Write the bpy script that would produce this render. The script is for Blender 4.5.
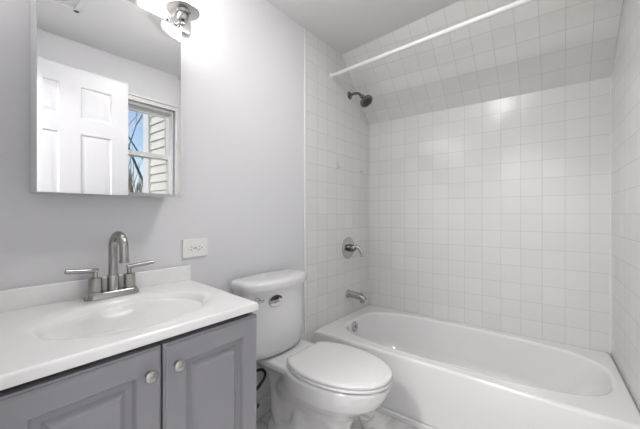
import bpy, bmesh, math, random
from mathutils import Vector, Matrix
random.seed(7)
for o in list(bpy.data.objects): bpy.data.objects.remove(o)
C = bpy.context.scene.collection
S = bpy.context.scene
R = math.radians
CAMZ = 1.09
# ---------------------------------------------------------------- camera
cd = bpy.data.cameras.new('camera'); cam = bpy.data.objects.new('camera', cd); C.objects.link(cam)
cd.sensor_width = 36.0; cd.lens = 36.0*308.5/640; cd.clip_start = .01
cam.location = (1.285, 0, CAMZ); cam.rotation_euler = (R(90), 0, R(38.1))
S.camera = cam
# ---------------------------------------------------------------- exposure
S.view_settings.view_transform = 'Standard'; S.view_settings.look = 'None'
S.view_settings.gamma = 1; S.view_settings.use_curve_mapping = False
S.view_settings.exposure = 1.80
LAMP = 3.5        # vanity shades
DOME = 15.0        # bathroom ceiling dome
HALL_FILL = 80.0       # fill dome added in the unseen hall
SKY = .066
# ---------------------------------------------------------------- world
w = bpy.data.worlds.new('sky'); S.world = w; w.use_nodes = True
nt = w.node_tree; nt.nodes.clear()
out = nt.nodes.new('ShaderNodeOutputWorld'); bg = nt.nodes.new('ShaderNodeBackground')
sky = nt.nodes.new('ShaderNodeTexSky'); sky.sky_type = 'NISHITA'; sky.sun_disc = False
sky.sun_elevation = R(40); sky.sun_rotation = R(180); sky.air_density = 1.0
noi = nt.nodes.new('ShaderNodeTexNoise'); noi.inputs['Scale'].default_value = 3.5; noi.inputs['Detail'].default_value = 6
tc = nt.nodes.new('ShaderNodeTexCoord'); nt.links.new(tc.outputs['Generated'], noi.inputs['Vector'])
rmp = nt.nodes.new('ShaderNodeValToRGB'); rmp.color_ramp.elements[0].position = .5; rmp.color_ramp.elements[1].position = .7
nt.links.new(noi.outputs['Fac'], rmp.inputs['Fac'])
mx = nt.nodes.new('ShaderNodeMixRGB'); mx.inputs[2].default_value = (3.6, 3.7, 3.9, 1)
nt.links.new(rmp.outputs['Color'], mx.inputs[0]); nt.links.new(sky.outputs[0], mx.inputs[1])
nt.links.new(mx.outputs[0], bg.inputs[0]); bg.inputs[1].default_value = SKY
nt.links.new(bg.outputs[0], out.inputs[0])
sd = bpy.data.lights.new('sun', 'SUN'); sd.energy = .62; sd.angle = R(1); sd.color = (1, .96, .9)
so = bpy.data.objects.new('sun', sd); C.objects.link(so)
so.rotation_euler = Vector((0.0, 1, -.8)).to_track_quat('-Z', 'Y').to_euler(); so.location = (3, -4, 8)

# ---------------------------------------------------------------- materials
def mat(name, col, rough=.5, metal=0, coat=0, spec=.5, emit=None, estr=0, bump=0, bscale=40, var=0, vscale=3, aniso=0):
    m = bpy.data.materials.new(name); m.use_nodes = True
    n = m.node_tree; b = n.nodes['Principled BSDF']
    b.inputs['Base Color'].default_value = (*col, 1); b.inputs['Roughness'].default_value = rough
    b.inputs['Metallic'].default_value = metal; b.inputs['Coat Weight'].default_value = coat
    b.inputs['Coat Roughness'].default_value = .08
    b.inputs['Specular IOR Level'].default_value = spec
    b.inputs['Anisotropic'].default_value = aniso
    if emit: b.inputs['Emission Color'].default_value = (*emit, 1); b.inputs['Emission Strength'].default_value = estr
    t = n.nodes.new('ShaderNodeTexCoord')
    x = n.nodes.new('ShaderNodeTexNoise'); x.inputs['Scale'].default_value = vscale; x.inputs['Detail'].default_value = 4
    n.links.new(t.outputs['Object'], x.inputs['Vector'])
    if var:
        r = n.nodes.new('ShaderNodeMixRGB'); r.inputs[1].default_value = (*[c*(1-var) for c in col], 1)
        r.inputs[2].default_value = (*[min(1, c*(1+var)) for c in col], 1)
        n.links.new(x.outputs['Fac'], r.inputs[0]); n.links.new(r.outputs[0], b.inputs['Base Color'])
    if bump:
        y = n.nodes.new('ShaderNodeTexNoise'); y.inputs['Scale'].default_value = bscale; y.inputs['Detail'].default_value = 3
        n.links.new(t.outputs['Object'], y.inputs['Vector'])
        u = n.nodes.new('ShaderNodeBump'); u.inputs['Strength'].default_value = bump; u.inputs['Distance'].default_value = .002
        n.links.new(y.outputs['Fac'], u.inputs['Height']); n.links.new(u.outputs[0], b.inputs['Normal'])
    return m

def tile_mat(name, c1, c2, grout, size, mortar, rough=.22, bump=.35, off=0):
    m = bpy.data.materials.new(name); m.use_nodes = True
    n = m.node_tree; b = n.nodes['Principled BSDF']
    uv = n.nodes.new('ShaderNodeUVMap'); uv.uv_map = 'UVMap'
    br = n.nodes.new('ShaderNodeTexBrick'); br.offset = off; br.squash = 1; br.offset_frequency = 2
    br.inputs['Scale'].default_value = 1; br.inputs['Brick Width'].default_value = size; br.inputs['Row Height'].default_value = size
    br.inputs['Mortar Size'].default_value = mortar; br.inputs['Mortar Smooth'].default_value = .35; br.inputs['Bias'].default_value = 0
    br.inputs['Color1'].default_value = (*c1, 1); br.inputs['Color2'].default_value = (*c2, 1); br.inputs['Mortar'].default_value = (*grout, 1)
    n.links.new(uv.outputs[0], br.inputs['Vector'])
    n.links.new(br.outputs['Color'], b.inputs['Base Color'])
    no = n.nodes.new('ShaderNodeTexNoise'); no.inputs['Scale'].default_value = 9; no.inputs['Detail'].default_value = 1
    n.links.new(uv.outputs[0], no.inputs['Vector'])
    ma = n.nodes.new('ShaderNodeMath'); ma.operation = 'MULTIPLY_ADD'; ma.inputs[1].default_value = -1.0; ma.inputs[2].default_value = 1
    n.links.new(br.outputs['Fac'], ma.inputs[0])
    ad = n.nodes.new('ShaderNodeMath'); ad.operation = 'MULTIPLY_ADD'; ad.inputs[1].default_value = .9
    n.links.new(no.outputs['Fac'], ad.inputs[0]); n.links.new(ma.outputs[0], ad.inputs[2])
    bu = n.nodes.new('ShaderNodeBump'); bu.inputs['Strength'].default_value = bump; bu.inputs['Distance'].default_value = .002
    n.links.new(ad.outputs[0], bu.inputs['Height']); n.links.new(bu.outputs[0], b.inputs['Normal'])
    dv = n.nodes.new('ShaderNodeVectorMath'); dv.operation = 'SCALE'; dv.inputs['Scale'].default_value = 1/size
    fl = n.nodes.new('ShaderNodeVectorMath'); fl.operation = 'FLOOR'; wn = n.nodes.new('ShaderNodeTexWhiteNoise'); wn.noise_dimensions = '2D'
    su = n.nodes.new('ShaderNodeVectorMath'); su.operation = 'SUBTRACT'; su.inputs[1].default_value = (.5, .5, .5)
    sc = n.nodes.new('ShaderNodeVectorMath'); sc.operation = 'SCALE'; sc.inputs['Scale'].default_value = .035
    ge = n.nodes.new('ShaderNodeNewGeometry'); av = n.nodes.new('ShaderNodeVectorMath'); av.operation = 'ADD'
    nv = n.nodes.new('ShaderNodeVectorMath'); nv.operation = 'NORMALIZE'
    for p, q in ((uv.outputs[0], dv.inputs[0]), (dv.outputs[0], fl.inputs[0]), (fl.outputs[0], wn.inputs['Vector']), (wn.outputs['Color'], su.inputs[0]), (su.outputs[0], sc.inputs[0]),
                 (sc.outputs[0], av.inputs[0]), (ge.outputs['Normal'], av.inputs[1]), (av.outputs[0], nv.inputs[0]), (nv.outputs[0], bu.inputs['Normal'])): n.links.new(p, q)
    b.inputs['Roughness'].default_value = rough
    return m

def marble_floor():
    m = tile_mat('marble tile', (.8, .8, .8), (.8, .8, .8), (.3, .3, .3), .305, .002, .25, .1)
    n = m.node_tree; b = n.nodes['Principled BSDF']; br = next(x for x in n.nodes if x.type == 'TEX_BRICK')
    uv = next(x for x in n.nodes if x.type == 'UVMAP')
    no = n.nodes.new('ShaderNodeTexNoise'); no.inputs['Scale'].default_value = 3.2; no.inputs['Detail'].default_value = 7; no.inputs['Distortion'].default_value = 1.6
    n.links.new(uv.outputs[0], no.inputs['Vector'])
    r = n.nodes.new('ShaderNodeValToRGB'); e = r.color_ramp.elements
    e[0].position = .44; e[0].color = (.78, .77, .76, 1); e[1].position = .56; e[1].color = (.78, .77, .76, 1)
    k = e.new(.5); k.color = (.56, .55, .55, 1)
    n.links.new(no.outputs['Fac'], r.inputs[0])
    n.links.new(r.outputs[0], br.inputs['Color1']); n.links.new(r.outputs[0], br.inputs['Color2'])
    return m

M = dict(
    wall=mat('painted wall', (.695, .695, .712), .75, bump=.15, bscale=220, var=.01),
    ceil=mat('ceiling paint', (.72, .72, .72), .85, bump=.2, bscale=200),
    tile=tile_mat('white wall tile', (.73, .73, .715), (.70, .70, .685), (.56, .56, .545), .110, .0016),
    floor=marble_floor(),
    trim=mat('white trim paint', (.72, .72, .72), .35),
    bull=mat('glazed edge tile', (.80, .80, .79), .2, coat=.5),
    tub=mat('tub enamel', (.745, .745, .745), .16, coat=.6, bump=.02),
    china=mat('toilet china', (.72, .72, .725), .1, coat=.8),
    seat=mat('toilet seat plastic', (.69, .69, .69), .22),
    top=mat('cultured marble', (.84, .84, .835), .22, coat=.5, var=.01),
    cab=mat('grey cabinet paint', (.28, .28, .305), .38, bump=.05),
    dark=mat('dark gap', (.02, .02, .02), .8),
    nickel=mat('brushed nickel', (.41, .40, .385), .25, 1, aniso=.5, bump=.05, bscale=400),
    chrome=mat('chrome', (.52, .52, .52), .1, 1),
    steel=mat('dark chrome', (.22, .22, .22), .15, 1),
    mirror=mat('mirror silver', (.93, .935, .94), .0, 1),
    cabin=mat('cabinet enamel', (.78, .78, .78), .3),
    plast=mat('outlet plastic', (.82, .82, .81), .35),
    slot=mat('outlet slot', (.04, .04, .04), .6),
    rod=mat('rod enamel', (.84, .84, .84), .22),
    rubber=mat('black hose', (.015, .015, .015), .35),
    bronze=mat('black knob', (.02, .02, .02), .3),
    door=mat('door paint', (.68, .68, .70), .4),
    shade=mat('lit frosted glass', (.9, .9, .9), .3, emit=(1, .975, .94), estr=LAMP),
    dome=mat('lit dome glass', (.9, .9, .9), .3, emit=(1, .98, .96), estr=DOME),
    hall=mat('hall fill glow', (.9, .9, .9), .3, emit=(1, .98, .96), estr=HALL_FILL),  # glow of the added hall fill
    siding=mat('vinyl siding', (.74, .73, .68), .5),
    bark=mat('bark', (.10, .08, .065), .9, bump=.5, bscale=30),
    brush=mat('bare brush', (.16, .12, .09), .95, var=.4, vscale=6),
    grass=mat('dry grass', (.22, .22, .10), .95, var=.3, vscale=1),
    blk=mat('sticker black', (.012, .012, .012), .3),
    gry=mat('sticker grey', (.30, .30, .29), .3),
    wht=mat('sticker white', (.75, .75, .75), .3),
    clear=mat('clear hook plastic', (.62, .62, .61), .15),
)
def glass_mat():
    m = bpy.data.materials.new('window glass'); m.use_nodes = True; n = m.node_tree; n.nodes.clear()
    o = n.nodes.new('ShaderNodeOutputMaterial'); mi = n.nodes.new('ShaderNodeMixShader'); mi.inputs[0].default_value = .06
    t = n.nodes.new('ShaderNodeBsdfTransparent'); g = n.nodes.new('ShaderNodeBsdfGlossy'); g.inputs['Roughness'].default_value = .02
    n.links.new(t.outputs[0], mi.inputs[1]); n.links.new(g.outputs[0], mi.inputs[2]); n.links.new(mi.outputs[0], o.inputs[0]); return m
M['glass'] = glass_mat()

# ---------------------------------------------------------------- mesh helpers
def NB(): return bmesh.new()
def box(b, x0, x1, y0, y1, z0, z1):
    v = [b.verts.new(p) for p in ((x0,y0,z0),(x1,y0,z0),(x1,y1,z0),(x0,y1,z0),(x0,y0,z1),(x1,y0,z1),(x1,y1,z1),(x0,y1,z1))]
    for f in ((3,2,1,0),(4,5,6,7),(0,1,5,4),(1,2,6,5),(2,3,7,6),(3,0,4,7)): b.faces.new([v[i] for i in f])
    return v
def loft(b, rings, cap0=True, cap1=True, closed=True):
    vr = [[b.verts.new(p) for p in r] for r in rings]
    n = len(rings[0])
    for i in range(len(vr)-1):
        for j in range(n if closed else n-1):
            k = (j+1) % n
            try: b.faces.new((vr[i][j], vr[i][k], vr[i+1][k], vr[i+1][j]))
            except ValueError: pass
    if cap0: b.faces.new(list(reversed(vr[0])))
    if cap1: b.faces.new(vr[-1])
    return vr
def frame_of(d):
    d = Vector(d).normalized(); up = Vector((0,0,1)) if abs(d.z) < .95 else Vector((1,0,0))
    a = d.cross(up).normalized(); return a, a.cross(d).normalized(), d
def lathe(b, prof, org, axis=(0,0,1), seg=32, sx=1, sy=1, cap0=True, cap1=True):
    a, c, d = frame_of(axis); o = Vector(org); rings = []
    for r, h in prof:
        rings.append([o + d*h + a*(r*sx*math.cos(2*math.pi*i/seg)) + c*(r*sy*math.sin(2*math.pi*i/seg)) for i in range(seg)])
    loft(b, rings, cap0, cap1)
def tube(b, pts, r, seg=16, rr=None):
    pts = [Vector(p) for p in pts]; rings = []; a = None
    for i, p in enumerate(pts):
        d = (pts[min(i+1, len(pts)-1)] - pts[max(i-1, 0)]).normalized()
        if a is None: a = frame_of(d)[0]
        else: a = (a - d*a.dot(d)).normalized()
        c = d.cross(a); q = rr[i] if rr else r
        rings.append([p + a*(q*math.cos(2*math.pi*k/seg)) + c*(q*math.sin(2*math.pi*k/seg)) for k in range(seg)])
    loft(b, rings)
def spline(ctrl, n=8):
    P = [Vector(p) for p in ctrl]; P = [2*P[0]-P[1]] + P + [2*P[-1]-P[-2]]; o = []
    for i in range(1, len(P)-2):
        for k in range(n):
            t = k/n; o.append(.5*((2*P[i]) + (P[i+1]-P[i-1])*t + (2*P[i-1]-5*P[i]+4*P[i+1]-P[i+2])*t*t + (3*P[i]-P[i-1]-3*P[i+1]+P[i+2])*t**3))
    return o + [P[-2]]
def shear(b, k):
    for v in b.verts: v.co.y -= k*v.co.x
ORG = {}
def tag(o, label=None, cat=None, group=None, kind=None):
    if label: o['label'] = label
    if cat: o['category'] = cat
    if group: o['group'] = group
    if kind: o['kind'] = kind
    return o
def thing(name, label, cat, loc, group=None):
    o = bpy.data.objects.new(name, None); C.objects.link(o); o.location = loc; o.empty_display_size = .05
    ORG[o.name] = Vector(loc); return tag(o, label, cat, group)
def obj(name, b, m, parent=None, bevel=0, bseg=3, angle=35, flat=False, label=None, subd=0, uv=False):
    if not uv: bmesh.ops.recalc_face_normals(b, faces=b.faces)
    if parent: org = ORG[parent.name]
    else:
        xs = [v.co for v in b.verts]
        org = Vector((sum(v.x for v in xs)/len(xs), sum(v.y for v in xs)/len(xs), min(v.z for v in xs)))
    for v in b.verts: v.co -= org
    me = bpy.data.meshes.new(name); b.to_mesh(me); b.free()
    me.materials.append(m)
    if not flat:
        me.shade_smooth(); me.set_sharp_from_angle(angle=R(angle))
    o = bpy.data.objects.new(name, me); C.objects.link(o); ORG[o.name] = org
    if parent: o.parent = parent
    else: o.location = org
    if bevel:
        bv = o.modifiers.new('bevel', 'BEVEL'); bv.width = bevel; bv.segments = bseg; bv.limit_method = 'ANGLE'; bv.angle_limit = R(30)
        bv.harden_normals = True
    if subd:
        s = o.modifiers.new('sub', 'SUBSURF'); s.levels = subd; s.render_levels = subd
    if label: o['label'] = label
    return o
def struct(name, b, m, parent=None, **k):
    o = obj(name, b, m, parent, **k)
    if not parent: o['kind'] = 'structure'
    return o
def quad_uv(b, grid, uvf):
    """grid[i][j] points; uv from uvf(point)"""
    L = b.loops.layers.uv.get('UVMap') or b.loops.layers.uv.new('UVMap')
    vs = [[b.verts.new(p) for p in row] for row in grid]
    for i in range(len(vs)-1):
        for j in range(len(vs[0])-1):
            f = b.faces.new((vs[i][j], vs[i][j+1], vs[i+1][j+1], vs[i+1][j]))
            for l in f.loops: l[L].uv = uvf(l.vert.co)

# ================================================================ SETTING
RIM_ = .335
YB = 2.32                                    # tub back wall
CEIL = 2.275
def XR(y): return 1.497 + (YB-y)*.045        # right wall, a little out of square
TX, TZ = 1.410, 1.753                        # a joint of the tile grid
# floor
b = NB()
quad_uv(b, [[(-.15,-1.35,0), (1.75,-1.35,0)], [(-.15,2.45,0), (1.75,2.45,0)]], lambda c: (c.x*.7071+c.y*.7071+.09+5, -c.x*.7071+c.y*.7071+.02+5))
bmesh.ops.reverse_faces(b, faces=[f for f in b.faces if f.normal.z < 0])
struct('floor', b, M['floor'], uv=True, flat=True)
# left wall painted
b = NB(); box(b, -.12, -.003, -.10, 2.42, 0, CEIL); WL = struct('wall_left', b, M['wall'], flat=True)
# tile on left wall
b = NB(); Y0 = 1.492
quad_uv(b, [[(0,Y0,0), (0,YB,0)], [(0,Y0,CEIL), (0,YB,CEIL)]], lambda c: (c.y-YB+.11*30+.045, c.z-TZ+.11*20))
quad_uv(b, [[(-.003,Y0,0), (0,Y0,0)], [(-.003,Y0,CEIL), (0,Y0,CEIL)]], lambda c: (.05, .05))
struct('wall_left', b, M['tile'], uv=True, flat=True)
b = NB(); box(b, -.0035, .0035, 1.476, Y0+.001, 0, CEIL-.001); struct('trim_1', b, M['bull'], bevel=.003)
# back wall
b = NB()
quad_uv(b, [[(0,YB,0), (XR(YB),YB,0)], [(0,YB,1.853), (XR(YB),YB,1.845)]], lambda c: (c.x-TX+.11*20, c.z-TZ+.11*20))
struct('wall_back', b, M['tile'], uv=True, flat=True)
# sloped tiled ceiling over the tub
b = NB(); N = 12; g = []
for i in range(N+1):
    t = i/N; row = []
    for j in range(N+1):
        s = j/N
        bot = Vector((s*XR(YB), YB, 1.853-.008*s))
        xt = s*1.52; yt = 1.901-.09*xt; top = Vector((xt, yt, CEIL))
        row.append(bot.lerp(top, t))
    g.append(row)
quad_uv(b, g, lambda c: (c.x-TX+.11*20, math.hypot(YB-c.y, c.z-1.853)+.11*2))
struct('ceiling', b, M['tile'], uv=True)
# flat ceiling
b = NB(); v = [b.verts.new(p) for p in ((-.1,-.10,CEIL), (1.75,-.10,CEIL), (1.75,1.74,CEIL), (0,1.903,CEIL), (-.1,1.91,CEIL))]; b.faces.new(v)
struct('ceiling', b, M['ceil'], flat=True)
# solid back of the shell so that no daylight leaks in
b = NB(); box(b, -.12, 1.75, YB+.01, YB+.12, 0, CEIL+.1); box(b, -.12, 1.75, -1.4, 2.4, CEIL+.01, CEIL+.1)
struct('wall_back', b, M['ceil'], flat=True)
# right wall, tiled part and painted part with the window opening
b = NB()
quad_uv(b, [[(XR(1.49),1.49,0), (XR(YB),YB,0)], [(XR(1.49),1.49,CEIL), (XR(YB),YB,CEIL)]], lambda c: (c.y-YB+.11*30, c.z-TZ+.11*20))
struct('wall_right', b, M['tile'], uv=True, flat=True)
WY0, WY1, WZ0, WZ1 = .60, 1.30, 1.20, 1.965       # window opening
b = NB()
def wseg(y0, y1, z0, z1):
    v = box(b, 0, .12, y0, y1, z0, z1)
    for q in v: q.co.x = XR(q.co.y)+.003 + (.12 if q.co.x > .05 else 0)
wseg(-.10, WY0, 0, CEIL); wseg(WY1, 2.42, 0, CEIL); wseg(WY0, WY1, 0, WZ0); wseg(WY0, WY1, WZ1, CEIL)
struct('wall_right', b, M['wall'], flat=True)
# front wall with the doorway the photo is taken from
b = NB(); box(b, -.1, .70, -.10, .03, 0, CEIL); box(b, .70, 1.47, -.10, .03, 2.05, CEIL); box(b, 1.47, 1.72, -.10, .17, 0, CEIL)
struct('wall_front', b, M['wall'], flat=True)
# hall behind the camera
b = NB(); box(b, -.12, 1.75, -1.45, -1.35, 0, CEIL); box(b, -.22, -.12, -1.45, -.1, 0, CEIL); box(b, 1.72, 1.82, -1.45, -.1, 0, CEIL)
struct('wall_hall', b, M['wall'], flat=True)
b = NB(); v = [b.verts.new(p) for p in ((-.12,-1.4,CEIL), (1.75,-1.4,CEIL), (1.75,-.1,CEIL), (-.12,-.1,CEIL))]; b.faces.new(v)
struct('ceiling', b, M['ceil'], flat=True)
b = NB(); box(b, XR(YB)-.005, XR(YB)+.002, YB-.005, YB+.002, RIM_-.002, 1.846); struct('trim_3', b, M['bull'])
# baseboards
b = NB(); box(b, -.002, .012, .72, 1.476, 0, .085); box(b, -.0015, .02, .7202, 1.4758, .0002, .02)
struct('baseboard_left', b, M['trim'], bevel=.003)
b = NB(); box(b, .03, 1.535, 1.540, 1.558, 0, .028); struct('trim_2', b, M['trim'], bevel=.004)

# ---------------------------------------------------------------- window in the right wall
wx = XR(.93)+.003
win = thing('window_1', None, None, (wx, .93, WZ0)); win['kind'] = 'structure'
b = NB()                                            # casing
cw = .04
for (y0, y1, z0, z1) in ((WY0-cw, WY0, WZ0-.02, WZ1+cw), (WY1, WY1+cw, WZ0-.02, WZ1), (WY0-cw, WY1+cw, WZ1, WZ1+.03)):
    box(b, wx-.035, wx+.03, y0, y1, z0, z1)
box(b, wx-.045, wx, WY0-cw-.01, WY1+cw+.01, WZ1+.031, WZ1+.048)
obj('casing', b, M['trim'], win, flat=True)
b = NB(); box(b, wx-.05, wx+.10, WY0-.07, WY1+.07, WZ0-.03, WZ0+.001); obj('sill', b, M['trim'], win, bevel=.004)
b = NB()
for (y0, y1, z0, z1) in ((WY0, WY0+.012, WZ0, WZ1), (WY1-.012, WY1, WZ0, WZ1), (WY0+.012, WY1-.012, WZ1-.02, WZ1-.0003), (WY0+.012, WY1-.012, WZ0+.0003, WZ0+.015)):
    box(b, wx, wx+.11, y0, y1, z0, z1)
obj('jamb', b, M['trim'], win, flat=True)
def sash(z0, z1, x, name):
    b = NB(); s = .024; a0, a1 = WY0+.012, WY1-.012
    box(b, x, x+.03, a0, a0+s, z0, z1); box(b, x, x+.03, a1-s, a1, z0, z1); box(b, x+.0004, x+.0296, a0+s, a1-s, z0, z0+.042); box(b, x+.0004, x+.0296, a0+s, a1-s, z1-.035, z1)
    o = obj(name, b, M['trim'], win, flat=True)
    b = NB(); box(b, x+.012, x+.016, a0+s-.005, a1-s+.005, z0+.03, z1-.03); obj('pane', b, M['glass'], o, flat=True)
sash(1.552, WZ1-.015, wx+.055, 'upper_sash'); sash(WZ0+.012, 1.590, wx+.02, 'lower_sash')

# ---------------------------------------------------------------- open six-panel door against the right wall
dr = thing('door_1', None, None, (1.47, .22, .01)); dr['kind'] = 'structure'
DX0, DX1, DY0, DY1, DZ0, DZ1 = 1.455, 1.490, .225, .912, .012, 2.045
b = NB(); box(b, DX0+.010, DX1-.010, DY0+.02, DY1-.02, DZ0+.02, DZ1-.02)
cols = [(.338, .518), (.627, .807)]; rows = [(.22, .80), (.98, 1.62), (1.725, 1.934)]
def dbox(y0, y1, z0, z1): box(b, DX0, DX1, y0, y1, z0, z1)
dbox(DY0, cols[0][0], DZ0, DZ1); dbox(cols[0][1], cols[1][0], DZ0, DZ1); dbox(cols[1][1], DY1, DZ0, DZ1)
for (c0, c1) in cols:
    zs = [DZ0] + [z for r_ in rows for z in r_] + [DZ1]
    for i in range(0, len(zs), 2): dbox(c0, c1, zs[i], zs[i+1])
leaf = obj('door_leaf', b, M['door'], dr, flat=True)
def raised(b, y0, y1, z0, z1, prof, sgn=1):
    """nested rectangles in a YZ plane: prof = [(inset, x)]"""
    rings = [[(x, y0+i, z0+i), (x, y1-i, z0+i), (x, y1-i, z1-i), (x, y0+i, z1-i)] for i, x in prof]
    loft(b, rings)
for c in cols:
    for r_ in rows:
        b = NB(); raised(b, c[0], c[1], r_[0], r_[1], [(0, DX0+.009), (0, DX0+.001), (.004, DX0+.004), (.010, DX0+.010), (.014, DX0+.010), (.036, DX0+.002), (.040, DX0+.002)])
        obj('door_panel', b, M['door'], dr, angle=20)
b = NB(); lathe(b, [(.026, 0), (.026, .004), (.012, .008), (.011, .014), (.024, .020), (.028, .032), (.022, .042), (.002, .045)], (DX0, .868, .95), (-1, 0, 0)); obj('door_knob', b, M['nickel'], dr)

# ================================================================ BATHTUB
RIM = .333
TY0, TY1 = 1.562, YB-.002
tub = thing('bathtub', 'white alcove bathtub with flat apron along the tiled back wall', 'bathtub', (.75, 1.94, 0))
cxT, cyT = .785, 1.936
def outer(ang, ins, z):
    c, s = math.cos(ang), math.sin(ang); best = 1e9
    x0 = .001+ins; y0, y1 = TY0+ins, TY1-ins
    if s > 1e-9: best = min(best, (y1-cyT)/s)
    if s < -1e-9: best = min(best, (y0-cyT)/s)
    if c < -1e-9: best = min(best, (x0-cxT)/c)
    # right side: x = XR(y)-ins
    den = c + .045*s
    if den > 1e-9:
        t = (XR(cyT)-.001-ins-cxT)/den
        if t > 0: best = min(best, t)
    return (cxT+c*best, cyT+s*best, z)
def inner(ang, t, z, e=0):
    c, s = math.cos(ang), math.sin(ang)
    a = (.675 - (.30*t if c > 0 else .10*t)) + e; bb = (.297 - .085*t) + e; n = 3.1 if c > 0 else 3.6
    r = (abs(c/a)**n + abs(s/bb)**n)**(-1/n)
    return (cxT+c*r, cyT+s*r, z)
cor = [math.atan2(y-cyT, x-cxT) for x, y in ((.001,TY0), (.001,TY1), (XR(TY0)-.001,TY0), (XR(TY1)-.001,TY1))]
angs = sorted([2*math.pi*i/128 - math.pi + .01 for i in range(128)] + cor)
b = NB()
rings = [[outer(a, 0, z) for a in angs] for z in (0, .15, RIM-.016)] + [[outer(a, .003, RIM-.007) for a in angs], [outer(a, .009, RIM-.001) for a in angs], [outer(a, .014, RIM) for a in angs], [outer(a, .019, RIM) for a in angs]]
rings += [[inner(a, 0, z, e) for a in angs] for e, z in ((.020, RIM), (.016, RIM), (.008, RIM-.002), (.002, RIM-.008), (0, RIM-.016))]
rings += [[inner(a, t, z) for a in angs] for t, z in ((.10, .27), (.25, .20), (.45, .13), (.62, .085), (.85, .065), (1.25, .056), (2.0, .052))]
loft(b, rings)
obj('tub_shell', b, M['tub'], tub, angle=50)
b = NB(); lathe(b, [(.036, 0), (.036, .004), (.030, .009), (.012, .010), (.010, .007), (.001, .007)], (.119, 1.885, .291), (1, 0, .18))
ov = obj('overflow_plate', b, M['chrome'], tub, label='round chrome overflow plate')
b = NB(); lathe(b, [(.006, .009), (.006, .013), (.002, .014)], (.119, 1.885, .291), (1, 0, .18)); obj('screw', b, M['steel'], ov)
b = NB(); lathe(b, [(.032, 0), (.03, .004), (.02, .003), (.001, .004)], (.30, 1.936, .055)); obj('drain', b, M['chrome'], tub)

# ---------------------------------------------------------------- tub spout, valve, shower head
PY = 1.985
sp = thing('tub_spout', 'brushed nickel tub spout on the tiled wall above the overflow', 'spout', (0, PY, .487))
b = NB(); lathe(b, [(.031, 0), (.031, .004), (.027, .008)], (0, PY, .487), (1, 0, 0)); obj('flange', b, M['nickel'], sp)
b = NB(); pts = [(.005,PY,.487), (.05,PY,.485), (.09,PY,.482), (.12,PY,.477), (.140,PY,.468), (.146,PY,.458)]
tube(b, pts, .025, 24, [.027, .0265, .025, .0235, .021, .015]); obj('spout_body', b, M['nickel'], sp)
b = NB(); lathe(b, [(.015, 0), (.017, .008), (.017, .03)], (.124, PY, .438)); obj('outlet', b, M['nickel'], sp)
b = NB(); lathe(b, [(.004, 0), (.004, .012), (.007, .014), (.007, .019), (.002, .02)], (.120, PY, .496)); obj('diverter_knob', b, M['nickel'], sp)

vl = thing('shower_valve', 'round chrome shower valve plate with lever on tiled wall', 'valve', (0, PY, .836))
b = NB(); lathe(b, [(.083, 0), (.083, .003), (.078, .008), (.060, .012), (.045, .011), (.035, .013)], (0, PY, .836), (1, 0, 0), 48); obj('escutcheon', b, M['chrome'], vl)
b = NB(); lathe(b, [(.028, .010), (.028, .035), (.024, .055), (.018, .064), (.002, .066)], (0, PY, .836), (1, 0, 0)); obj('hub', b, M['steel'], vl)
b = NB(); tube(b, spline([(.045,PY,.84), (.070,PY+.003,.85), (.095,PY+.006,.838), (.112,PY+.010,.805), (.118,PY+.012,.775)]), .012, 16,
     [.015-.004*i/32 for i in range(33)]); obj('lever_handle', b, M['chrome'], vl)

sh = thing('shower_fixture', 'small dark chrome shower head on bent arm high on tiled wall', 'shower head', (0, 2.006, 2.005))
SY = 2.006
b = NB(); lathe(b, [(.030, 0), (.030, .003), (.022, .010), (.012, .014)], (0, SY, 2.005), (1, 0, 0)); obj('flange', b, M['steel'], sh)
b = NB(); tube(b, spline([(.0,SY,2.005), (.045,SY,2.008), (.080,SY,2.0), (.108,SY,1.975)]), .0105, 14); obj('shower_arm', b, M['steel'], sh)
hd = Vector((.62, -.10, -.72)).normalized(); ho = Vector((.104, SY, 1.980))
b = NB(); lathe(b, [(.013, 0), (.017, .010), (.017, .020), (.014, .024), (.022, .034), (.042, .060), (.050, .070), (.050, .080), (.042, .084)], ho, hd, 36); he = obj('shower_head', b, M['steel'], sh)
b = NB(); lathe(b, [(.038, .084), (.036, .086), (.001, .086)], ho, hd, 36); obj('spray_face', b, M['bronze'], he)
b = NB(); a_, c_, d_ = frame_of(hd)
for rr_, n_ in ((.012, 6), (.022, 11), (.031, 16)):
    for i in range(n_):
        t = 2*math.pi*i/n_; lathe(b, [(.0016, 0), (.0012, .002)], ho + d_*.0858 + a_*rr_*math.cos(t) + c_*rr_*math.sin(t), hd, 6)
obj('nozzle_ring', b, M['gry'], he)

# ---------------------------------------------------------------- curtain rod
rd = thing('shower_curtain_rod', 'long white shower curtain rod spanning above the bathtub', 'curtain rod', (.75, 1.745, 2.07))
rp0 = Vector((0, 1.767, 2.072)); rp1 = Vector((XR(1.67), 1.674, 2.072))
b = NB(); tube(b, [rp0+Vector((.004,0,0)), rp1-Vector((.004,0,0))], .0125, 24); obj('rod_tube', b, M['rod'], rd)
for p, s in ((rp0, 1), (rp1, -1)):
    b = NB(); lathe(b, [(.021, .0005), (.021, .004), (.0165, .008), (.0145, .014)], p, (s, 0, 0)); obj('end_flange', b, M['rod'], rd)

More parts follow.
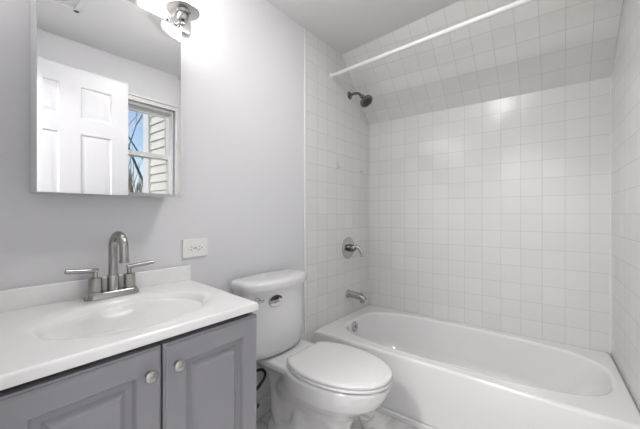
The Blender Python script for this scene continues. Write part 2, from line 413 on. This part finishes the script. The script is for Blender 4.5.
# ---------------------------------------------------------------- hooks on the tile
hk = thing('adhesive_hook', 'clear plastic adhesive hook on tiled wall, the larger one nearer the edge', 'hook', (0, 1.85, 1.435), 'hooks on the shower tile')
b = NB(); box(b, 0, .004, 1.838, 1.862, 1.425, 1.472); obj('backing', b, M['clear'], hk, bevel=.0015)
b = NB(); tube(b, spline([(.004,1.85,1.45), (.012,1.85,1.436), (.020,1.85,1.430), (.024,1.85,1.440)]), .003, 10); obj('hook_arm', b, M['clear'], hk)
hk = thing('adhesive_hook', 'tiny clear plastic hook on tiled wall close to the back corner', 'hook', (0, 2.18, 1.44), 'hooks on the shower tile')
b = NB(); box(b, 0, .003, 2.170, 2.192, 1.428, 1.452); obj('backing', b, M['clear'], hk, bevel=.0012)
b = NB(); tube(b, spline([(.003,2.181,1.444), (.010,2.181,1.434), (.015,2.181,1.432), (.017,2.181,1.440)]), .0025, 10); obj('hook_arm', b, M['clear'], hk)

# ================================================================ VANITY (a little out of square, as in the photo)
K = .106
vn = thing('vanity_cabinet', 'grey painted vanity cabinet with two raised panel doors under the sink', 'cabinet', (.25, .38, 0))
VY0, VY1 = .106, .704          # before the shear
b = NB(); box(b, .004, .495, VY0, VY0+.015, .09, .785); box(b, .004, .495, VY1-.015, VY1, .09, .785); box(b, .004, .012, VY0+.015, VY1-.015, .09, .60)
box(b, .012, .480, VY0+.015, VY1-.015, .09, .105); box(b, .004, .43, VY0, VY1, 0, .09)
box(b, .470, .487, VY0+.015, VY1-.015, .70, .765); box(b, .478, .495, VY0+.015, VY1-.015, .105, .14); box(b, .478, .495, VY0+.015, VY0+.05, .14, .74); box(b, .478, .495, VY1-.05, VY1-.015, .14, .74); shear(b, K)
obj('cabinet_body', b, M['cab'], vn, bevel=.002)
def cab_door(y0, y1):
    b = NB(); z0, z1 = .10, .769
    raised(b, y0, y1, z0, z1, [(0, .4955), (0, .510), (.004, .512), (.0045, .5145), (.009, .5165), (.055, .5165), (.058, .513), (.062, .504), (.076, .503), (.088, .514), (.090, .5155), (.093, .516)])
    shear(b, 0)
    d = obj('cabinet_door', b, M['cab'], vn, angle=12)
    return d
d1 = cab_door(.0585, .3545); d2 = cab_door(.3605, .6565)
for d, y, l in ((d1, .322, None), (d2, .390, None)):
    b = NB(); lathe(b, [(.008, 0), (.006, .004), (.0055, .012), (.012, .016), (.0145, .020), (.0145, .023), (.011, .027), (.004, .029), (.0005, .0292)], (.5160, y, .713), (1, 0, 0))
    obj('knob', b, M['nickel'], d, label='round brushed nickel knob')

vt = thing('countertop', 'white countertop with moulded oval basin on the grey cabinet', 'countertop', (.26, .38, .786))
TOPZ = .810; LY0, LY1 = .088, .710; XF = .522
ecx, ecy, ea, eb = .285, .412, .165, .225
def crect(ang, ins, z):
    c, s = math.cos(ang), math.sin(ang); best = 1e9
    for lim, q, cc in ((.001, c, ecx), (XF-ins, c, ecx), (LY0+ins, s, ecy), (LY1-ins, s, ecy)):
        if abs(q) > 1e-9:
            t = (lim-cc)/q
            if t > 0: best = min(best, t)
    return (ecx+c*best, ecy+s*best, z)
def cell(ang, sc, z, e=0): 
    c, s = math.cos(ang), math.sin(ang); a, bb = ea*sc+e, eb*sc+e
    r = 1/math.sqrt((c/a)**2+(s/bb)**2); return (ecx+c*r + (1-sc)*-.02, ecy+s*r, z)
cor = [math.atan2(y-ecy, x-ecx) for x, y in ((.001,LY0), (.001,LY1), (XF,LY0), (XF,LY1))]
cor += [math.atan2(y-ecy, x-ecx) for x, y in ((XF-.006,LY0+.006), (XF-.006,LY1-.006))]
angs = sorted([2*math.pi*i/96 - math.pi + .013 for i in range(96)] + cor)
b = NB()
rings = [[crect(a, 0, z) for a in angs] for z in (.786, TOPZ-.006)] + [[crect(a, .002, TOPZ-.002) for a in angs], [crect(a, .006, TOPZ) for a in angs], [crect(a, .009, TOPZ) for a in angs]]
rings += [[cell(a, 1, z, e) for a in angs] for e, z in ((.037, TOPZ), (.034, TOPZ), (.020, TOPZ-.0006), (.010, TOPZ-.0016), (.002, TOPZ-.0038), (-.006, TOPZ-.009))]
rings += [[cell(a, sc, TOPZ-dz) for a in angs] for sc, dz in ((.93, .022), (.85, .045), (.74, .075), (.60, .100), (.42, .118), (.22, .127), (.10, .129))]
loft(b, rings); shear(b, K)
obj('basin_top', b, M['top'], vt, angle=50)
b = NB(); box(b, .001, .021, LY0, LY1, TOPZ-.002, TOPZ+.061); shear(b, K); obj('backsplash', b, M['top'], vt, bevel=.004)
b = NB(); lathe(b, [(.022, 0), (.022, .003), (.016, .004), (.014, .001), (.0005, .001)], (ecx-.02, ecy-K*ecx, TOPZ-.129)); obj('drain', b, M['chrome'], vt)

# ---------------------------------------------------------------- faucet
FX, FY, FZ = .066, .397, TOPZ
fc = thing('faucet', 'brushed nickel faucet with tall curved spout and two lever handles', 'faucet', (FX, FY, FZ))
def stadium(hw, r, z, n=16):
    o = []
    for k in range(n+1): t = -math.pi/2 + math.pi*k/n; o.append((FX - r*math.sin(t), FY+hw+r*math.cos(t), z))
    for k in range(n+1): t = math.pi/2 + math.pi*k/n; o.append((FX - r*math.sin(t), FY-hw+r*math.cos(t), z))
    return o
b = NB(); loft(b, [stadium(.052, .030, FZ), stadium(.052, .030, FZ+.004), stadium(.052, .027, FZ+.010), stadium(.052, .0245, FZ+.018), stadium(.052, .022, FZ+.0205)]); obj('base_plate', b, M['nickel'], fc, angle=40)
b = NB(); lathe(b, [(.018, .018), (.018, .070), (.0165, .073)], (FX, FY, FZ)); obj('spout_collar', b, M['nickel'], fc)
arc = [(FX, FY, FZ+.06), (FX, FY, FZ+.12), (FX, FY, FZ+.165)]
cxa = .046
for k in range(1, 17):
    t = math.pi*(1-k/16*.93); arc.append((FX+cxa+cxa*math.cos(t), FY+.002*k/16, FZ+.165+cxa*math.sin(t)))
arc.append((arc[-1][0]+.002, FY+.002, FZ+.132))
b = NB(); tube(b, arc, .0135, 24); spt = obj('spout', b, M['nickel'], fc)
b = NB(); e_ = Vector(arc[-1]); lathe(b, [(.0145, -.002), (.0145, .008), (.010, .009), (.010, .006)], e_-Vector((0,0,.008)), (0,0,1)); obj('aerator', b, M['nickel'], spt)
for s in (-1, 1):
    hy = FY + s*.051
    b = NB(); lathe(b, [(.0205, .018), (.0215, .020), (.0215, .024), (.0190, .026), (.0190, .068), (.017, .070)], (FX, hy, FZ)); h = obj('handle', b, M['nickel'], fc)
    b = NB(); lathe(b, [(.0075, .069), (.0075, .092)], (FX, hy, FZ)); tube(b, [(FX, hy-s*.0078, FZ+.093), (FX+.004, hy+s*.080, FZ+.101)], .0078, 14); obj('lever', b, M['nickel'], h)
b = NB(); lathe(b, [(.0025, .018), (.0025, .075), (.005, .078), (.005, .084), (.002, .086)], (FX-.023, FY, FZ)); obj('lift_rod', b, M['nickel'], fc)

# ================================================================ MEDICINE CABINET
mc = thing('medicine_cabinet', 'frameless mirrored medicine cabinet on the wall above the faucet', 'medicine cabinet', (.06, .40, 1.155))
MY0, MY1, MZ0, MZ1, MXF = .192, .610, 1.155, 1.820, .12
b = NB(); box(b, .0, MXF-.012, MY0+.004, MY1-.004, MZ0+.004, MZ1-.004); obj('cabinet_body', b, M['cabin'], mc, bevel=.002)
b = NB(); bw = .012
loft(b, [[(x, MY0+i, MZ0+i), (x, MY1-i, MZ0+i), (x, MY1-i, MZ1-i), (x, MY0+i, MZ1-i)] for i, x in ((0, MXF-.010), (0, MXF-.0005), (bw, MXF))])
obj('mirror_door', b, M['mirror'], mc, flat=True, label='bevelled mirror door')

# ---------------------------------------------------------------- vanity light
vl = thing('vanity_light', 'brushed metal three-lamp wall light with frosted glass shades above the mirror', 'wall light', (0, .40, 1.87))
b = NB(); box(b, -.003, .018, .09, .708, 1.868, 1.985); obj('back_plate', b, M['chrome'], vl, bevel=.003)
for y in (.19, .40, .61):
    LX, LZ = .135, 1.872
    b = NB(); lathe(b, [(.058, 0), (.0605, .001), (.0605, .004), (.050, .008), (.01, .009)], (LX, y, LZ), seg=40, cap0=True)
    lathe(b, [(.021, 0), (.021, -.030), (.018, -.036), (.010, -.037)], (LX, y, LZ)); lathe(b, [(.028, .0), (.024, -.008)], (LX, y, LZ)); h = obj('lamp_holder', b, M['nickel'], vl)
    b = NB(); lathe(b, [(.0065, -.034), (.0065, -.050), (.004, -.053)], (LX, y, LZ)); obj('finial', b, M['steel'], h)
    b = NB(); tube(b, spline([(LX-.002, y, LZ-.030), (LX-.03, y, LZ-.036), (LX-.07, y, LZ-.026), (LX-.10, y, LZ+.01), (LX-.12, y, LZ+.03)]), .0065, 12); obj('arm', b, M['nickel'], vl)
    b = NB(); lathe(b, [(.046, .008), (.050, .02), (.054, .06), (.060, .11), (.064, .125), (.058, .125), (.048, .06), (.042, .02)], (LX, y, LZ), seg=40, cap0=True, cap1=True); obj('glass_shade', b, M['shade'], vl)

# ---------------------------------------------------------------- outlet
ol = thing('wall_outlet', 'white duplex wall outlet mounted sideways right of the backsplash', 'outlet', (0, .738, .942))
b = NB(); box(b, -.003, .0055, .6785, .7975, .902, .982); obj('cover_plate', b, M['plast'], ol, bevel=.0025)
for s in (-1, 1):
    cy = .738+s*.0195
    b = NB(); lathe(b, [(.0165, .004), (.0165, .0072), (.0155, .0078)], (0, cy, .942), (1,0,0), 28, sy=.86, sx=1); r_ = obj('receptacle', b, M['plast'], ol)
    for (dy, dz, a1, a2) in ((-.002, .0062, .0042, .0013), (-.002, -.0062, .0034, .0013)):
        b = NB(); box(b, .0072, .0082, cy+dy-a1, cy+dy+a1, .942+dz-a2, .942+dz+a2); obj('slot', b, M['slot'], r_, flat=True)
    b = NB(); lathe(b, [(.0026, .0072), (.0026, .0082)], (0, cy+.0085, .942), (1,0,0), 12); obj('ground_hole', b, M['slot'], r_)
b = NB(); lathe(b, [(.003, .005), (.003, .0065), (.001, .007)], (0, .738, .942), (1,0,0), 12); obj('screw', b, M['chrome'], ol)

# ================================================================ TOILET
TYC = 1.152
to = thing('toilet', 'white two-piece toilet with closed lid between the vanity and bathtub', 'toilet', (.38, TYC, 0))
def egg(z, xb, xf, hw, n=40, xm=.42, pw=2.2, yc=TYC, yo=0, clip=-9):
    """egg outline: back xb, front xf, widest near xm*(len)"""
    xc = xb + (xf-xb)*xm; o = []
    for i in range(n):
        t = 2*math.pi*i/n; c, s = math.cos(t), math.sin(t)
        L = (xf-xc) if c > 0 else (xc-xb)
        p = 2/pw if c <= 0 else 1.0
        x = xc + L*math.copysign(abs(c)**p, c); y = yc + hw*math.copysign(abs(s)**(p if c <= 0 else .94), s)
        o.append((max(x, clip), y+yo, z))
    return o
b = NB()      # bowl and pedestal
E_ = lambda z, x0, x1, hw, xm=.5, pw=2.6: egg(z, x0, x1, hw, 64, xm=xm, pw=pw)
loft(b, [E_(0, .085, .565, .122, .35, 3), E_(.022, .085, .565, .123, .35, 3), E_(.040, .088, .560, .119, .35, 3), E_(.052, .095, .552, .108, .35, 3), E_(.062, .105, .545, .098, .38, 3),
         E_(.10, .11, .545, .092, .4), E_(.15, .11, .55, .092, .42), E_(.20, .11, .575, .104, .5), E_(.235, .12, .61, .124, .53), E_(.265, .14, .650, .146, .54),
         E_(.30, .17, .695, .167, .53, 2.3), E_(.34, .19, .721, .180, .5, 2.2), E_(.372, .20, .733, .184, .48, 2.2), E_(.384, .20, .734, .184, .48, 2.2), E_(.389, .204, .730, .180, .48, 2.2), E_(.3905, .212, .722, .172, .48, 2.2)])
# deck under the tank
def rr(z, x0, x1, y0, y1, r, n=6):
    o = []
    for (cx_, cy_, a0) in ((x1-r, y1-r, 0), (x0+r, y1-r, 90), (x0+r, y0+r, 180), (x1-r, y0+r, 270)):
        for k in range(n+1):
            t = R(a0+90*k/n); o.append((cx_+r*math.cos(t), cy_+r*math.sin(t), z))
    return o
def deck(z, hw0, hw1, x0, x1): # trapezoid-ish
    return [(x0, TYC-hw0, z), (x1, TYC-hw1, z), (x1, TYC+hw1, z), (x0, TYC+hw0, z)]
loft(b, [rr(.30, .10, .34, TYC-.09, TYC+.09, .05), rr(.34, .06, .36, TYC-.13, TYC+.13, .05), rr(.365, .045, .38, TYC-.150, TYC+.150, .05), rr(.385, .04, .38, TYC-.152, TYC+.152, .05), rr(.3945, .045, .370, TYC-.142, TYC+.142, .045)])
loft(b, [rr(.03, .10, .30, TYC-.088, TYC+.088, .06), rr(.22, .095, .31, TYC-.090, TYC+.090, .06), rr(.29, .085, .34, TYC-.100, TYC+.100, .06), rr(.33, .07, .36, TYC-.122, TYC+.122, .06), rr(.35, .06, .37, TYC-.135, TYC+.135, .05)])
for s in (-1, 1):
    y = TYC + s*.055
    tube(b, spline([(.50,TYC+s*.02,.16), (.44,y,.22), (.37,y+s*.006,.225), (.325,y+s*.008,.17), (.305,y+s*.008,.105), (.25,y+s*.008,.07), (.19,y+s*.004,.085), (.155,y-s*.01,.15), (.15,TYC+s*.01,.22)], 8), .045, 20)
bowl = obj('bowl', b, M['china'], to, angle=180)
rm = bowl.modifiers.new('remesh', 'REMESH'); rm.mode = 'VOXEL'; rm.voxel_size = .006; rm.use_smooth_shade = True
sm = bowl.modifiers.new('smooth', 'SMOOTH'); sm.iterations = 16; sm.factor = .5
for s in (-1, 1):
    b = NB(); lathe(b, [(.014, 0), (.014, .008), (.010, .017), (.002, .020)], (.33, TYC+s*.098, .030)); obj('bolt_cap', b, M['seat'], bowl)
# seat ring and lid
def sx_(z, d, xf=.738): return egg(z, .229+d, xf-d, .182-d, 72, xm=.47, clip=.276+d)
b = NB(); loft(b, [sx_(.396, .004), sx_(.3975, 0), sx_(.405, 0), sx_(.408, .004)]); obj('seat_ring', b, M['seat'], to, angle=60)
b = NB(); loft(b, [sx_(.4105, .005), sx_(.412, .001), sx_(.420, .001), sx_(.4245, .006), sx_(.427, .022), sx_(.4285, .06)]); obj('lid', b, M['seat'], to, angle=60)
for s in (-1, 1):
    b = NB(); box(b, .256, .277, TYC+s*.06-.014, TYC+s*.06+.014, .393, .416); obj('hinge', b, M['seat'], to, bevel=.005)
# tank
TC = 1.109
def tank(z, xf, hw, x0=.022, bulge=.030, ex=5):
    xm_ = (xf+x0)/2; o = []; n = 72
    for i in range(n):
        t = 2*math.pi*i/n; c, s = math.cos(t), math.sin(t); e = 2.9 if c > 0 else 9
        q = (abs(c)**e + abs(s)**e)**(-1/e)
        yy = hw*s*q; o.append((xm_ + (xf-x0)/2*c*q - (bulge*(yy/hw)**2 if c > 0 else 0)*min(1, abs(c*q)*1.2), TC+yy, z))
    return o
b = NB(); loft(b, [tank(.397, .172, .172, .06), tank(.399, .183, .185, .05), tank(.410, .196, .196, .035), tank(.440, .204, .202, .026), tank(.55, .208, .204), tank(.7308, .213, .206)]); tk = obj('tank', b, M['china'], to, angle=60)
b = NB(); loft(b, [tank(.731, .218, .211), tank(.733, .225, .217), tank(.757, .228, .219), tank(.766, .225, .216), tank(.771, .218, .209), tank(.7745, .203, .196), tank(.7755, .17, .17)]); obj('tank_lid', b, M['china'], to, angle=60)
# flush lever
b = NB(); lathe(b, [(.012, 0), (.012, .006), (.007, .010), (.006, .020)], (.180, TC-.168, .694), (1, 0, 0)); tube(b, [(.199, TC-.182, .694), (.206, TC-.150, .691)], .0055, 12); obj('flush_lever', b, M['chrome'], tk, label='chrome flush lever')
# oval sticker
sx = .2105
def oval(cy, cz, ry, rz, x, n=40, z0=-9, z1=9):
    return [(x - .034*((cy+ry*math.cos(2*math.pi*i/n)-TC)/.22)**2, cy+ry*math.cos(2*math.pi*i/n), min(max(cz+rz*math.sin(2*math.pi*i/n), z0), z1)) for i in range(n)]
scy, scz = 1.036, .677
b = NB(); loft(b, [oval(scy, scz, .041, .029, sx-.002), oval(scy, scz, .041, .029, sx+.0006)]); st = obj('label_sticker', b, M['gry'], tk, label='oval silver and black sticker')
b = NB(); loft(b, [oval(scy, scz, .038, .0265, sx, z0=scz+.004), oval(scy, scz, .038, .0265, sx+.0011, z0=scz+.006)]); obj('black_band', b, M['blk'], st)
b = NB(); loft(b, [oval(scy, scz, .038, .0265, sx, z1=scz-.010), oval(scy, scz, .038, .0265, sx+.0011, z1=scz-.010)]); obj('white_band', b, M['wht'], st)

# supply valve and hose
sv = thing('supply_valve', 'small dark shutoff valve with black looped hose left of the toilet base', 'valve', (0, 1.02, .12))
b = NB(); lathe(b, [(.022, 0), (.022, .004), (.009, .006), (.009, .05)], (0, 1.04, .115), (1, 0, 0)); lathe(b, [(.013, .035), (.013, .065), (.008, .068)], (0, 1.04, .115), (1, 0, 0)); obj('valve_body', b, M['steel'], sv)
b = NB(); lathe(b, [(.006, 0), (.006, .018), (.016, .020), (.016, .028), (.010, .030)], (.05, 1.04, .115), (0, -1, 0), sx=1, sy=.7); obj('handle', b, M['steel'], sv)
b = NB(); tube(b, spline([(.05,1.04,.122), (.052,1.02,.15), (.055,1.0,.18), (.062,1.045,.205), (.066,1.088,.245), (.066,1.075,.285), (.066,1.02,.302), (.070,.97,.325), (.078,.955,.36), (.085,.955,.397)], 8), .0075, 12); obj('hose', b, M['rubber'], sv)

# ================================================================ CEILING LAMP, VENT
def dome(x, y, m, label):  # shape shared by the bathroom lamp and the added hall fill
    t = thing('ceiling_light', label, 'ceiling light', (x, y, CEIL))
    b = NB(); lathe(b, [(.145, 0), (.145, -.030), (.138, -.036), (.126, -.036)], (x, y, CEIL), seg=48); obj('rim', b, M['trim'], t)
    b = NB(); lathe(b, [(.125, -.0362), (.118, -.048), (.095, -.062), (.060, -.072), (.025, -.076), (.002, -.077)], (x, y, CEIL), seg=48, cap0=False); obj('glass_dome', b, m, t)
dome(.80, 1.0, M['dome'], 'round lit dome light on the bathroom ceiling, seen in the mirror')
dome(.80, -.75, M['hall'], 'round fill light added on the unseen hall ceiling behind the doorway')  # out of view, added to send fill light through the doorway
vt_ = thing('ceiling_vent', 'square white exhaust vent grille in the ceiling, seen in the mirror', 'vent', (1.04, .42, CEIL))
b = NB(); z = CEIL
for (x0, x1, y0, y1) in ((.91, .935, .295, .545), (1.145, 1.17, .295, .545), (.91, 1.17, .295, .32), (.91, 1.17, .52, .545)): box(b, x0, x1, y0, y1, z-.014, z)
obj('frame', b, M['trim'], vt_, bevel=.002)
b = NB()
for i in range(10): 
    x = .945+i*.021; box(b, x, x+.013, .318, .522, z-.011, z-.004)
obj('grille', b, M['trim'], vt_)
b = NB(); box(b, .93, 1.15, .315, .525, z-.003, z-.001); obj('dark_duct', b, M['slot'], vt_, flat=True)

# ================================================================ OUTSIDE
sdg = thing('dormer_side', 'cream lapped siding and white corner post outside the window', 'siding', (1.9, 1.40, -3))
SYY = 1.36
b = NB(); z = -1.0
prof = []
while z < 5: prof += [(SYY-.014, z), (SYY, z+.0785)]; z += .08
v0 = [b.verts.new((1.60, y, z)) for y, z in prof]; v1 = [b.verts.new((2.12, y, z)) for y, z in prof]
v2 = [b.verts.new((1.60, SYY+.1, z)) for y, z in prof]; v3 = [b.verts.new((2.12, SYY+.1, z)) for y, z in prof]
for A, B in ((v0, v1), (v1, v3), (v3, v2), (v2, v0)):
    for i in range(len(prof)-1): b.faces.new((A[i], B[i], B[i+1], A[i+1]))
b.faces.new((v0[0], v1[0], v3[0], v2[0])); b.faces.new((v0[-1], v1[-1], v3[-1], v2[-1]))
obj('lap_siding', b, M['siding'], sdg, flat=True)
b = NB(); box(b, 2.12, 2.24, SYY-.03, SYY+.11, -1, 5); obj('corner_post', b, M['trim'], sdg, bevel=.004)
b = NB(); v = [b.verts.new(p) for p in ((-40,-40,-3), (60,-40,-3), (60,60,-3), (-40,60,-3))]; b.faces.new(v)
gr = struct('ground', b, M['grass'], flat=True)
def tree(name, label, x, y, h, seed, r0=.16):
    rnd = random.Random(seed); t = thing(name, label, 'tree', (x, y, -3), 'bare trees outside the window')
    bt, bb = NB(), NB()
    def grow(b_, p, d, ln, r, lvl):
        pts = [p]; rs = [r]; q = p.copy(); dd = d.copy()
        for i in range(4):
            dd = (dd + Vector((rnd.uniform(-.16,.16), rnd.uniform(-.16,.16), rnd.uniform(-.03,.14)))).normalized()
            q = q + dd*ln/4; pts.append(q.copy()); rs.append(r*(1-.16*(i+1)))
        tube(b_, pts, r, 6 if lvl else 10, rs)
        if lvl >= 5: return
        for i in range(3 if lvl else 5):
            k = rnd.choice([2, 3, 4]) if lvl else rnd.choice([1, 2, 3, 4]); a = rnd.uniform(0, 6.28)
            nd = (dd*rnd.uniform(.6, 1.1) + Vector((math.cos(a), math.sin(a), rnd.uniform(.0,.5)))*.75).normalized()
            grow(bb, pts[k], nd, ln*rnd.uniform(.55, .78), rs[k]*.6, lvl+1)
    grow(bt, Vector((x, y, -3)), Vector((rnd.uniform(-.1,.1), rnd.uniform(-.1,.1), 1)), h*.45, r0, 0)
    obj('trunk', bt, M['bark'], t); obj('branches', bb, M['bark'], t)
tree('bare_tree', 'large bare leafless tree outside, left of the siding', 9.5, 4.35, 15.0, 3, .13)
tree('bare_tree', 'slimmer bare tree outside, farther off beyond the large one', 12.5, 5.0, 14, 11, .10)
rnd = random.Random(20); b = NB()
for k in range(420):
    a = rnd.uniform(0, 6.28); r_ = 2.2*math.sqrt(rnd.random()); p = Vector((18+r_*math.cos(a), 6.6+r_*math.sin(a), -3))
    d = Vector((rnd.uniform(-.35,.35), rnd.uniform(-.35,.35), 1)).normalized(); L = 8.4*rnd.uniform(.6, 1)*(1-.25*r_/2.2)
    tube(b, [p, p+d*L*.6, p+d*L+Vector((rnd.uniform(-.4,.4), rnd.uniform(-.4,.4), 0))], .03, 4, [.05, .035, .012])
o = obj('bare_thicket', b, M['brush']); tag(o, 'brown bare thicket low in the window, behind the bare trees', 'bush')
